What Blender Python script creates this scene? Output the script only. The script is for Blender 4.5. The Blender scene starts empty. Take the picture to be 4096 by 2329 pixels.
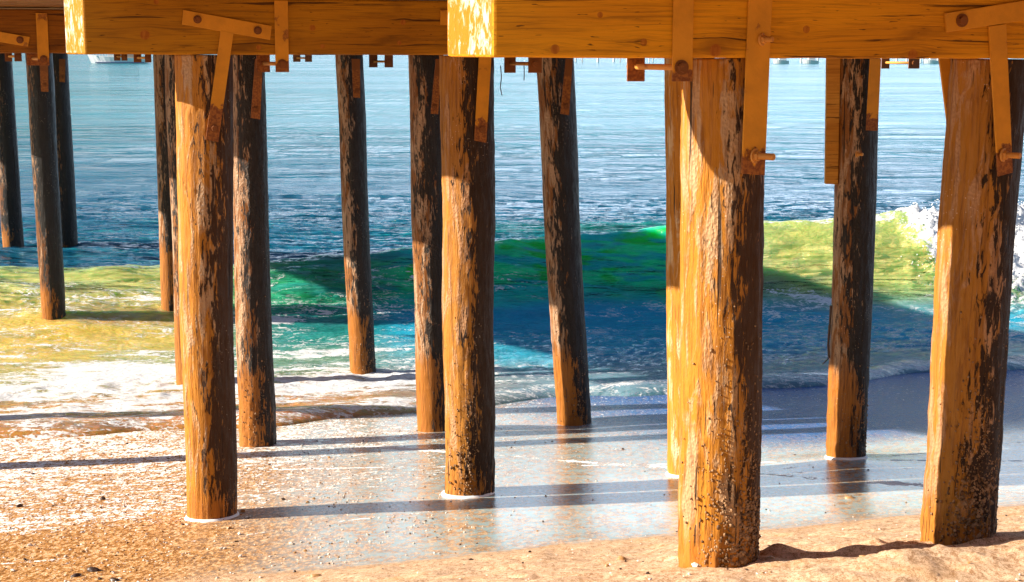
import bpy, bmesh, math, random
import numpy as np
from mathutils import Vector, Matrix

S = bpy.context.scene
COL = S.collection
R = math.radians
random.seed(7)

# ------------------------------------------------------------------ camera
EYE = 3.70
FPX = 4096 * 50 / 36.0
PITCH = math.atan((1164.5 - 208) / FPX)
ROLL = 0.003
fw = Vector((0, math.cos(PITCH), -math.sin(PITCH)))
u0 = Vector((0, math.sin(PITCH), math.cos(PITCH)))
rt = Vector((1, 0, 0)) * math.cos(ROLL) + u0 * math.sin(ROLL)
up = -Vector((1, 0, 0)) * math.sin(ROLL) + u0 * math.cos(ROLL)
CAM = Vector((0, 0, EYE))
cd = bpy.data.cameras.new("camera")
cd.lens = 50; cd.sensor_width = 36; cd.clip_start = 0.1; cd.clip_end = 12000
co = bpy.data.objects.new("camera", cd); COL.objects.link(co)
co.matrix_world = Matrix(((rt.x, up.x, -fw.x, CAM.x), (rt.y, up.y, -fw.y, CAM.y), (rt.z, up.z, -fw.z, CAM.z), (0, 0, 0, 1)))
S.camera = co

# ------------------------------------------------------------------ light
SUN_EL = R(24.0)
SUN_TO = Vector((-math.cos(R(4.5)), -math.sin(R(4.5)), 0)) * math.cos(SUN_EL) + Vector((0, 0, math.sin(SUN_EL)))
w = bpy.data.worlds.new("World"); S.world = w; w.use_nodes = True
nt = w.node_tree
sky = nt.nodes.new("ShaderNodeTexSky"); sky.sky_type = 'NISHITA'; sky.sun_disc = False
sky.sun_elevation = SUN_EL
sky.sun_rotation = math.atan2(SUN_TO.x, SUN_TO.y)
sky.air_density = 1.0; sky.dust_density = 1.0; sky.ozone_density = 4.0
bg = nt.nodes["Background"]; bg.inputs[1].default_value = 0.05
# bright broken cloud added over the sea, thicker to the right (out of the picture, but mirrored by the water and wet sand)
def _w(typ, **k):
    x = nt.nodes.new("ShaderNode" + typ)
    for a_, v_ in k.items(): setattr(x, a_, v_)
    return x
tc = _w("TexCoord"); sp = _w("SeparateXYZ"); nt.links.new(tc.outputs["Generated"], sp.inputs[0])
sc_ = _w("VectorMath", operation='MULTIPLY'); nt.links.new(tc.outputs["Generated"], sc_.inputs[0]); sc_.inputs[1].default_value = (2.2, 2.2, 7.0)
cn = _w("TexNoise"); nt.links.new(sc_.outputs[0], cn.inputs["Vector"]); cn.inputs["Scale"].default_value = 1.6; cn.inputs["Detail"].default_value = 7; cn.inputs["Roughness"].default_value = .6
def _ramp(src, a_, b_, lo=0., hi=1.):
    x = _w("MapRange", interpolation_type='SMOOTHSTEP'); nt.links.new(src, x.inputs[0])
    for i_, v_ in enumerate((a_, b_, lo, hi)): x.inputs[i_ + 1].default_value = v_
    return x.outputs[0]
def _mul(a_, b_):
    x = _w("Math", operation='MULTIPLY'); nt.links.new(a_, x.inputs[0]); nt.links.new(b_, x.inputs[1]); return x.outputs[0]
dt = _w("VectorMath", operation='DOT_PRODUCT'); nt.links.new(tc.outputs["Generated"], dt.inputs[0]); dt.inputs[1].default_value = (.72, .69, 0)
cm = _mul(_mul(_ramp(sp.outputs[2], -.01, .03), _ramp(sp.outputs[2], .38, .18)), _mul(_ramp(dt.outputs["Value"], .25, .85), _ramp(cn.outputs[0], .32, .52)))
mxw = _w("Mix", data_type='RGBA'); nt.links.new(cm, mxw.inputs[0]); nt.links.new(sky.outputs[0], mxw.inputs[6]); mxw.inputs[7].default_value = (15, 18.5, 23, 1)
nt.links.new(mxw.outputs[2], bg.inputs[0])
sd = bpy.data.lights.new("sun", 'SUN'); sd.energy = 5.0; sd.angle = R(0.5); sd.color = (1.0, 0.90, 0.76)
so = bpy.data.objects.new("sun", sd); COL.objects.link(so)
so.rotation_euler = SUN_TO.to_track_quat('Z', 'Y').to_euler()
S.view_settings.view_transform = 'Standard'; S.view_settings.look = 'None'
S.view_settings.exposure = 1.3; S.view_settings.gamma = 1.0
S.cycles.max_bounces = 8

# ------------------------------------------------------------------ pixel helpers (photo pixels -> world rays)
def ray(x, y):
    return fw + rt * ((x - 2048) / FPX) + up * ((1164.5 - y) / FPX)
def at_depth(x, y, Y):
    d = ray(x, y); return CAM + d * (Y / d.y)
def at_plane(x, y, p0, n):
    d = ray(x, y); return CAM + d * ((p0 - CAM).dot(n) / d.dot(n))
def at_z(x, y, z):
    d = ray(x, y); return CAM + d * ((z - EYE) / d.z)

# ------------------------------------------------------------------ numpy noise
def _hash(ix, iy, seed):
    h = (ix.astype(np.int64) * 374761393 + iy.astype(np.int64) * 668265263 + seed * 1442695041) & 0x7fffffff
    h = ((h ^ (h >> 13)) * 1274126177) & 0x7fffffff
    return ((h ^ (h >> 16)) & 0xffff) / 65535.0
def vnoise(x, y, seed=0):
    x0 = np.floor(x); y0 = np.floor(y); fx = x - x0; fy = y - y0
    fx = fx * fx * fx * (fx * (fx * 6 - 15) + 10); fy = fy * fy * fy * (fy * (fy * 6 - 15) + 10)
    a = _hash(x0, y0, seed); b = _hash(x0 + 1, y0, seed); c = _hash(x0, y0 + 1, seed); d = _hash(x0 + 1, y0 + 1, seed)
    return (a + (b - a) * fx) * (1 - fy) + (c + (d - c) * fx) * fy
def fbm(x, y, oct=4, seed=0, gain=.5):
    t = 0; a = 1; n = 0
    for i in range(oct):
        t = t + a * vnoise(x + 17.3 * i, y - 9.1 * i, seed + i); n += a; a *= gain; x = x * 2.03; y = y * 2.03
    return t / n
def sstep(a, b, x):
    t = np.clip((x - a) / (b - a), 0, 1); return t * t * (3 - 2 * t)
def gbump(x, c, w_):
    return np.exp(-((x - c) / w_) ** 2)

# ------------------------------------------------------------------ mesh / object helpers
def prop(o, label=None, cat=None, group=None, kind=None):
    if label: o["label"] = label
    if cat: o["category"] = cat
    if group: o["group"] = group
    if kind: o["kind"] = kind
    return o
def link(name, me, mat=None, parent=None, smooth=False):
    o = bpy.data.objects.new(name, me); COL.objects.link(o)
    if mat: me.materials.append(mat)
    if parent: o.parent = parent
    if smooth: me.polygons.foreach_set("use_smooth", [True] * len(me.polygons))
    return o
def from_bm(name, bm, mat=None, parent=None, smooth=False):
    me = bpy.data.meshes.new(name); bm.normal_update(); bm.to_mesh(me); bm.free()
    return link(name, me, mat, parent, smooth)
def empty(name, loc):
    o = bpy.data.objects.new(name, None); COL.objects.link(o); o.location = loc; o.empty_display_size = .1
    return o
def grid_mesh(name, V, ny, nx, mat):
    me = bpy.data.meshes.new(name)
    me.vertices.add(nx * ny); me.vertices.foreach_set("co", V.astype(np.float32).ravel())
    i = np.arange((ny - 1) * (nx - 1)); r = i // (nx - 1); c = i % (nx - 1); a = r * nx + c
    q = np.stack([a, a + 1, a + nx + 1, a + nx], 1).astype(np.int32)
    me.loops.add(q.size); me.loops.foreach_set("vertex_index", q.ravel())
    me.polygons.add(len(q)); me.polygons.foreach_set("loop_start", np.arange(0, q.size, 4, dtype=np.int32))
    me.polygons.foreach_set("use_smooth", np.ones(len(q), bool))
    me.update(calc_edges=True)
    return link(name, me, mat)
def fattr(o, name, arr):
    a = o.data.attributes.new(name, 'FLOAT', 'POINT'); a.data.foreach_set("value", arr.astype(np.float32).ravel())
def cattr(o, name, arr):
    a = o.data.attributes.new(name, 'FLOAT_COLOR', 'POINT')
    rgba = np.ones((arr.shape[0], 4), np.float32); rgba[:, :3] = arr
    a.data.foreach_set("color", rgba.ravel())
def add_box(bm, c, ax, ay, az, hx, hy, hz):
    vs = []
    for sx in (-1, 1):
        for sy in (-1, 1):
            for sz in (-1, 1):
                vs.append(bm.verts.new(c + ax * (sx * hx) + ay * (sy * hy) + az * (sz * hz)))
    for f in ((0, 1, 3, 2), (4, 6, 7, 5), (0, 4, 5, 1), (2, 3, 7, 6), (0, 2, 6, 4), (1, 5, 7, 3)):
        bm.faces.new([vs[i] for i in f])
    return vs
def add_cyl(bm, p, q, r0, r1=None, n=12, cap=True):
    r1 = r0 if r1 is None else r1
    d = (q - p).normalized(); a = d.orthogonal().normalized(); b = d.cross(a)
    A = [bm.verts.new(p + (a * math.cos(2 * math.pi * k / n) + b * math.sin(2 * math.pi * k / n)) * r0) for k in range(n)]
    B = [bm.verts.new(q + (a * math.cos(2 * math.pi * k / n) + b * math.sin(2 * math.pi * k / n)) * r1) for k in range(n)]
    for k in range(n):
        bm.faces.new((A[k], A[(k + 1) % n], B[(k + 1) % n], B[k]))
    if cap:
        bm.faces.new(A[::-1]); bm.faces.new(B)
def bevel(bm, w_, seg=2):
    bmesh.ops.recalc_face_normals(bm, faces=bm.faces)
    bmesh.ops.bevel(bm, geom=bm.edges[:], offset=w_, segments=seg, affect='EDGES', profile=.6)
def prism(poly, n, th, name, mat, parent=None, bev=.003):
    """flat steel or timber plate: outline given in world points, thickness th along n"""
    bm = bmesh.new()
    A = [bm.verts.new(p) for p in poly]; B = [bm.verts.new(p + n * th) for p in poly]
    bm.faces.new(A[::-1]); bm.faces.new(B); k = len(poly)
    for i in range(k): bm.faces.new((A[i], A[(i + 1) % k], B[(i + 1) % k], B[i]))
    bevel(bm, bev, 2)
    return from_bm(name, bm, mat, parent)

# ------------------------------------------------------------------ material helpers
class NT:
    def __init__(s, name):
        s.m = bpy.data.materials.new(name); s.m.use_nodes = True; s.t = s.m.node_tree
        s.b = s.t.nodes["Principled BSDF"]; s.out = s.t.nodes["Material Output"]
    def n(s, typ, **k):
        x = s.t.nodes.new("ShaderNode" + typ)
        for a, v in k.items(): setattr(x, a, v)
        return x
    def L(s, a, b): s.t.links.new(a, b)
    def val(s, sock, v):
        if isinstance(v, (int, float, tuple, list)): sock.default_value = (*v, 1) if isinstance(v, tuple) and len(v) == 3 and sock.type == 'RGBA' else v
        else: s.L(v, sock)
    def coord(s, kind="Object", scale=(1, 1, 1), rand=True, warp=None):
        tc = s.n("TexCoord"); v = tc.outputs[kind]
        if rand:
            oi = s.n("ObjectInfo"); a = s.n("VectorMath", operation='MULTIPLY_ADD')
            c = s.n("CombineXYZ"); s.L(oi.outputs["Random"], c.inputs[0]); s.L(oi.outputs["Random"], c.inputs[1]); s.L(oi.outputs["Random"], c.inputs[2])
            s.L(c.outputs[0], a.inputs[0]); a.inputs[1].default_value = (37, 53, 91); s.L(v, a.inputs[2]); v = a.outputs[0]
        m = s.n("VectorMath", operation='MULTIPLY'); s.L(v, m.inputs[0]); m.inputs[1].default_value = scale
        return m.outputs[0]
    def noise(s, vec, scale, detail=4, rough=.55, dist=0.0, lac=2.0):
        x = s.n("TexNoise"); s.L(vec, x.inputs["Vector"]); x.inputs["Scale"].default_value = scale
        x.inputs["Detail"].default_value = detail; x.inputs["Roughness"].default_value = rough
        x.inputs["Distortion"].default_value = dist
        return x.outputs[0]
    def vor(s, vec, scale, feature='F1', rnd=1.0):
        x = s.n("TexVoronoi", feature=feature); s.L(vec, x.inputs["Vector"]); x.inputs["Scale"].default_value = scale
        x.inputs["Randomness"].default_value = rnd
        return x
    def ramp(s, f, a, b, lo=0.0, hi=1.0, interp='SMOOTHSTEP'):
        x = s.n("MapRange", interpolation_type=interp); s.val(x.inputs[0], f)
        x.inputs[1].default_value = a; x.inputs[2].default_value = b; x.inputs[3].default_value = lo; x.inputs[4].default_value = hi
        return x.outputs[0]
    def math(s, op, a, b=0.0, c=None):
        x = s.n("Math", operation=op); s.val(x.inputs[0], a); s.val(x.inputs[1], b)
        if c is not None: s.val(x.inputs[2], c)
        return x.outputs[0]
    def mix(s, f, a, b):
        x = s.n("Mix", data_type='RGBA'); s.val(x.inputs[0], f)
        s.val(x.inputs[6], a if not isinstance(a, tuple) else (*a, 1)); s.val(x.inputs[7], b if not isinstance(b, tuple) else (*b, 1))
        return x.outputs[2]
    def attr(s, name, col=False):
        x = s.n("Attribute", attribute_name=name); return x.outputs["Color" if col else "Fac"]
    def bump(s, h, strength, dist=.01, prev=None):
        x = s.n("Bump"); s.L(h, x.inputs["Height"]); x.inputs["Strength"].default_value = strength; x.inputs["Distance"].default_value = dist
        if prev is not None: s.L(prev, x.inputs["Normal"])
        return x.outputs[0]
    def set(s, **k):
        names = dict(base="Base Color", rough="Roughness", normal="Normal", spec="Specular IOR Level", metal="Metallic", ior="IOR", coat="Coat Weight")
        for a, v in k.items():
            s.val(s.b.inputs[names[a]], v if not (isinstance(v, tuple) and len(v) == 3) else (*v, 1))
        return s.m

def beam_mat(name, c0, c1, dark, knots=()):
    s = NT(name)
    tc = s.n("TexCoord"); P = tc.outputs["Object"]
    sep = s.n("SeparateXYZ"); s.L(P, sep.inputs[0]); x, y, z = sep.outputs
    kn = None; warp = None
    for (kx, kz, kr) in knots:
        dx = s.math('MULTIPLY', s.math('SUBTRACT', x, kx), 1 / kr); dz = s.math('MULTIPLY', s.math('SUBTRACT', z, kz), 1 / kr)
        d2 = s.math('ADD', s.math('MULTIPLY', dx, dx), s.math('MULTIPLY', dz, dz)); d = s.math('SQRT', d2)
        k = s.ramp(d, 1.12, .9); kn = k if kn is None else s.math('MAXIMUM', kn, k)
        dxs = s.math('MULTIPLY', dx, .33)
        g = s.math('DIVIDE', dz, s.math('ADD', 1.0, s.math('ADD', s.math('MULTIPLY', dxs, dxs), s.math('MULTIPLY', dz, s.math('MULTIPLY', dz, .5)))))
        g = s.math('MULTIPLY', g, kr * .9); warp = g if warp is None else s.math('ADD', warp, g)
    zz = z if warp is None else s.math('SUBTRACT', z, warp)
    cb = s.n("CombineXYZ"); s.L(x, cb.inputs[0]); s.L(y, cb.inputs[1]); s.L(zz, cb.inputs[2])
    def cs(sc):
        m = s.n("VectorMath", operation='MULTIPLY'); s.L(cb.outputs[0], m.inputs[0]); m.inputs[1].default_value = sc; return m.outputs[0]
    big = s.noise(cs((.5, 3, 2.2)), 1.7, 3)
    grain = s.noise(cs((1.2, 40, 40)), 2.0, 5, .65, .6)
    fine = s.noise(cs((6, 130, 130)), 2.0, 3, .6)
    cr = s.noise(cs((.9, 30, 30)), 1.3, 4, .6, .4)
    crack = s.ramp(cr, .625, .67)
    dash = s.ramp(s.noise(cs((9, 70, 70)), 1.5, 2), .665, .72)
    col = s.mix(s.ramp(big, .3, .7), c0, c1)
    col = s.mix(s.math('MULTIPLY', s.ramp(grain, .42, .72), .55), col, dark)
    col = s.mix(s.math('MULTIPLY', s.ramp(s.noise(cs((1.5, 5, 5)), 1.1, 4, .6), .56, .75), .55), col, dark)
    col = s.mix(s.math('MULTIPLY', s.math('MAXIMUM', crack, dash), .85), col, (.05, .014, .002))
    if kn is not None:
        rings = s.noise(cs((60, 60, 60)), 1.0, 2)
        col = s.mix(s.math('MULTIPLY', kn, .8), col, s.mix(s.ramp(rings, .4, .6), (.30, .075, .006), (.42, .13, .012)))
    h = s.math('ADD', s.math('MULTIPLY', grain, .6), s.math('MULTIPLY', fine, .4))
    h = s.math('SUBTRACT', h, s.math('MULTIPLY', crack, 1.5))
    return s.set(base=col, rough=.78, spec=.25, normal=s.bump(h, .55, .006))

def pile_mat(name, tan, orange, dark, thr, patch=1.0, wet=.75, side=(-.8, -.6), shade_amt=.09, scour=0.0, crust_lo=.50):
    """weathered round timber: long grain, peeling creosote, grey-pink crust"""
    s = NT(name)
    v = s.coord("Object", (1, 1, 1))
    def cs(sc):
        m = s.n("VectorMath", operation='MULTIPLY'); s.L(v, m.inputs[0]); m.inputs[1].default_value = sc; return m.outputs[0]
    grain = s.noise(cs((26, 26, 1.5)), 2.0, 6, .65, .5)
    peel = s.noise(cs((13, 13, 2.2)), 1.5, 6, .66, .9)
    peel2 = s.noise(cs((36, 36, 7)), 1.3, 5, .66, .8)
    big = s.noise(cs((2.5, 2.5, .8)), 1.3, 3)
    m = s.math('ADD', s.math('MULTIPLY', peel, .45), s.math('MULTIPLY', peel2, .55))
    m = s.math('ADD', m, s.math('MULTIPLY', s.math('SUBTRACT', big, .5), .35))
    # creosote made denser on the side away from the sun: painted shade, ragged edge
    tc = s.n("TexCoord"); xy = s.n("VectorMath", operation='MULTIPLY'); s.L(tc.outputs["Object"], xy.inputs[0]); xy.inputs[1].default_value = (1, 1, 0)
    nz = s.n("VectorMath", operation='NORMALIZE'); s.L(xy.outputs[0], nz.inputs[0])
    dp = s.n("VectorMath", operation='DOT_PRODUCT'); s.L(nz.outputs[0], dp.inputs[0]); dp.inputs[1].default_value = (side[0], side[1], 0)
    m = s.math('SUBTRACT', m, s.math('MULTIPLY', s.math('SUBTRACT', dp.outputs["Value"], .45), shade_amt))
    sz = s.n("SeparateXYZ"); s.L(tc.outputs["Object"], sz.inputs[0]); sc = None
    if scour:
        sc = s.ramp(s.math('ADD', sz.outputs[2], s.math('MULTIPLY', s.math('SUBTRACT', peel, .5), .5)), scour + .12, scour - .12)
        m = s.math('SUBTRACT', m, s.math('MULTIPLY', sc, .13))
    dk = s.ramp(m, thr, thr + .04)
    crust = s.ramp(s.noise(cs((7, 7, 1.3)), 1.7, 5, .65, .6), crust_lo, crust_lo + .10)
    if sc is not None: crust = s.math('MULTIPLY', crust, s.math('SUBTRACT', 1.0, sc))
    col = s.mix(crust, orange, tan)
    if sc is not None: col = s.mix(s.math('MULTIPLY', sc, .8), col, (.40, .135, .010))
    pit = s.vor(cs((1, 1, .7)), 75.0).outputs[0]
    col = s.mix(s.math('MULTIPLY', s.ramp(grain, .46, .66), .6), col, (orange[0] * .35, orange[1] * .24, orange[2] * .2))
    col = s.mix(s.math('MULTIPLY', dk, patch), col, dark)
    crack = s.ramp(s.noise(cs((18, 18, .55)), 2.1, 3, .5, .3), .66, .71)
    col = s.mix(s.math('MULTIPLY', crack, .9), col, (.012, .004, .001))
    spk = s.vor(cs((1, 1, .8)), 55.0).outputs[0]
    spot = s.math('MULTIPLY', s.ramp(spk, .16, .09), s.ramp(s.noise(cs((3, 3, 2)), 1.5, 2), .54, .66))
    col = s.mix(s.math('MULTIPLY', spot, .7), col, (.75, .58, .42))
    h = s.math('ADD', s.math('MULTIPLY', grain, .7), s.math('MULTIPLY', dk, -.35))
    h = s.math('ADD', h, s.math('ADD', s.math('MULTIPLY', crack, -1.2), s.math('ADD', s.math('MULTIPLY', peel2, .6), s.math('MULTIPLY', s.math('MULTIPLY', pit, crust), .5))))
    rough = s.ramp(peel2, .35, .65, wet - .2, wet + .1)
    return s.set(base=col, rough=rough, spec=.35, normal=s.bump(h, 1.0, .013))

def steel_mat(name, paint, rust_from=None):
    s = NT(name)
    v = s.coord("Object", (1, 1, 1))
    n1 = s.noise(v, 9, 5, .6); n2 = s.noise(v, 60, 4, .6)
    col = s.mix(s.ramp(n1, .35, .7), paint, tuple(c * .82 for c in paint))
    rust = s.mix(s.ramp(n2, .35, .65), (.16, .04, .006), (.33, .11, .015))
    r = s.math('MULTIPLY', s.ramp(n1, .64, .70), .8)
    ra = s.attr("rust")
    r2 = s.ramp(s.math('ADD', ra, s.math('MULTIPLY', s.math('SUBTRACT', s.noise(v, 22, 4), .5), .9)), .47, .56)
    col = s.mix(s.math('MAXIMUM', r, r2), col, rust)
    return s.set(base=col, rough=.62, spec=.35, normal=s.bump(s.math('ADD', n2, s.math('MULTIPLY', r2, -.4)), .3, .004))

M = {}
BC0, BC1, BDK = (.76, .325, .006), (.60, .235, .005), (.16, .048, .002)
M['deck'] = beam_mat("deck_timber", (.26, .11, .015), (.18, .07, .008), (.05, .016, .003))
M['end'] = None
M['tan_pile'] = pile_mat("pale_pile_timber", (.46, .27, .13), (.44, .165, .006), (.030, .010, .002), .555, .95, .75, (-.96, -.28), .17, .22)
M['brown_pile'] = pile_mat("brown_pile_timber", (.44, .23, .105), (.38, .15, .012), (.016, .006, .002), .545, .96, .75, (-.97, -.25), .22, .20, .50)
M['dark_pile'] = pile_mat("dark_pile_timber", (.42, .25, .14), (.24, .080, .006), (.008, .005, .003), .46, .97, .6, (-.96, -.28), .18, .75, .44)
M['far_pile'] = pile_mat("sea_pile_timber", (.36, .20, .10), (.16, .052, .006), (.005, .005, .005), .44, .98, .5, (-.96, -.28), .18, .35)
M['cream_pile'] = pile_mat("cream_pile_timber", (.66, .44, .24), (.50, .195, .012), (.05, .02, .005), .60, .9, .75, (-.96, -.28), .12, .0, .50)  # palest timber tones, with few dark patches
M['steel'] = steel_mat("painted_steel", (.66, .27, .012))
M['rust'] = steel_mat("rusty_steel", (.20, .06, .008))
M['bolt'] = steel_mat("bolt_steel", (.62, .27, .05))

# ------------------------------------------------------------------ beach profile
SK = .30                                  # shore runs along (1, .3); s grows seaward
_ps = np.array([-400, -60, -10, 0, 4.5, 5.3, 6.0, 7.0, 8.0, 8.6, 10.1, 11.0, 12.0, 13.4, 16.8, 19, 22, 30, 60, 200, 5000.])
_ph = np.array([-.5, .8, 1.55, 1.80, 2.10, 2.155, 2.33, 2.63, 2.92, 3.02, 3.178, 3.295, 3.42, 3.585, 3.80, 4.0, 4.3, 5.0, 7.0, 14, 40.])
_fs = np.linspace(-60, 70, 5201); _fh = np.interp(_fs, _ps, _ph)
_k = np.exp(-np.linspace(-2.2, 2.2, 41) ** 2); _k /= _k.sum()
_fh2 = np.convolve(np.pad(_fh, 20, mode='edge'), _k, 'valid')
def sand_h(s):
    return np.where(s > 69, np.interp(s, _ps, _ph), np.where(s < -59, np.interp(s, _ps, _ph), np.interp(s, _fs, _fh2)))
def wet_edge(X):
    return 8.05 + .08 * np.sin(X * 1.1 + .5) - .11 * X + .06 * np.sin(X * 2.7)
def bore_s(X):
    return 14.55 + .16 * np.sin(X * 1.3 + 1.0) + .10 * np.sin(X * 3.1) + .22 * (vnoise(X * 1.7, X * 0, 5) - .5) - .25 * gbump(X, -3.6, .9)
MOUND = []
def sand_z(X, Y):
    s = Y - SK * X
    z = EYE - sand_h(s)
    dry = 1 - sstep(-.35, .15, s - wet_edge(X))
    z = z + dry * ((fbm(X * 1.6, Y * 2.2, 4, 11) - .5) * .06 + (fbm(X * 7, Y * 9, 4, 12) - .5) * .035)
    z = z + (fbm(X * .6, Y * .6, 2, 13) - .5) * .02 * sstep(0, 5, s)
    for mx, my, mz in MOUND: z = z + mz * np.exp(-(((X - mx) ** 2 + (Y - my) ** 2) / .40 ** 2))
    return z
ROWS = {'A': (.96, 6.29), 'B': (-.32, 9.99), 'C': (-.74, 13.2), 'D': (-1.74, 16.3), 'E': (-6.2, 19.0), 'F': (-8.6, 25.3)}
def row_y(row, x, y):
    d = ray(x, y); k = d.x / d.y; X0, Y0 = ROWS[row]
    return (Y0 - SK * X0) / (1 - SK * k)
for _r, _x, _y in (('A', 2872, 2268), ('A', 3825, 2180), ('B', 850, 2085), ('B', 1872, 1990), ('B', 2762, 1910), ('B', 3383, 1840), ('C', 1027, 1790), ('C', 1744, 1730), ('C', 2295, 1705)):
    _p = at_depth(_x, _y, row_y(_r, _x, _y) - .17); MOUND.append((_p.x, _p.y, _p.z - float(sand_z(np.array(_p.x), np.array(_p.y)))))

def water_z(X, Y, detail=True):
    s = Y - SK * X
    sf = bore_s(X)
    d = s - sf
    base = EYE - sand_h(np.minimum(s, 60))
    swell = .0 + .035 * gbump(s, 15.3, .7)
    # breaking wave: crest line and height along the crest
    Yc = 21.6 + .10 * X + .25 * np.sin(X * .55 + .4)
    hx = np.interp(X, [-14, -9, -6.5, -4, -1, 1, 2.5, 4.2, 6, 8, 12], [.40, .42, .47, .56, .78, .92, 1.0, 1.06, 1.18, 1.25, 1.1])
    hx = hx + .05 * (vnoise(X * 1.3, X * 0 + 3.3, 21) - .5) + .05 * (vnoise(X * 3.1, X * 0 + 9.3, 22) - .5)
    e = Y - Yc
    front = np.clip(1 + e / (2.5 + 1.5 * sstep(-3, -6, X)), 0, 1)
    prof = np.where(e < 0, front ** 1.9 * (2 - front) ** .35 * 1.0, .25 * np.exp(-(e / 5.0) ** 2) + .75 * np.exp(-(e / 1.5) ** 2))
    z = swell + hx * prof - .05 * gbump(e, -3.2, 1.2)
    z = z + .20 * gbump(Y, 25.3, 2.2) * sstep(-4, -7, X)
    z = z + .07 * gbump(Y - .1 * X, 29.5, 2.0) + .05 * gbump(Y + .05 * X, 36.5, 2.0)
    if detail:
        off = sstep(16, 24, Y)
        near = 1 / (1 + (np.maximum(Y - 34, 0) / 30) ** 2)
        z = z + (fbm(X * .55, Y * 1.9, 4, 31, .55) - .5) * .12 * off * near
        z = z + (fbm(X * 1.3 + .9 * Y, Y * 3.6, 5, 33, .6) - .5) * .10 * sstep(15.5, 18, Y)
        turb = gbump(s, 15.0, .75) + .55 * gbump(s, 16.6, .8)
        z = z + (fbm(X * 2.6, Y * 4.2, 4, 35, .62) - .45) * .20 * turb
        z = z + (fbm(X * 9, Y * 12, 3, 36, .6) - .5) * .07 * gbump(s, 14.85, .5)
        fr = sstep(5.5, 6.6, X + .25 * e) * gbump(e, -.45, 1.4)
        z = z + fr * (fbm(X * 3.2, Y * 4.0, 5, 37, .62) - .42) * .60
    edge = np.clip(d / .30, 0, 1)
    lip = .085 + .05 * (vnoise(X * 2.2, X * 0 + 1.7, 41) - .2)
    zb = base - .03 + (lip + .03) * np.sqrt(edge)
    k = sstep(.25, 2.2, d)
    return np.where(d < 0, base - .03 + d * .25, zb * (1 - k) + np.maximum(z, base - .2) * k)

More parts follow.
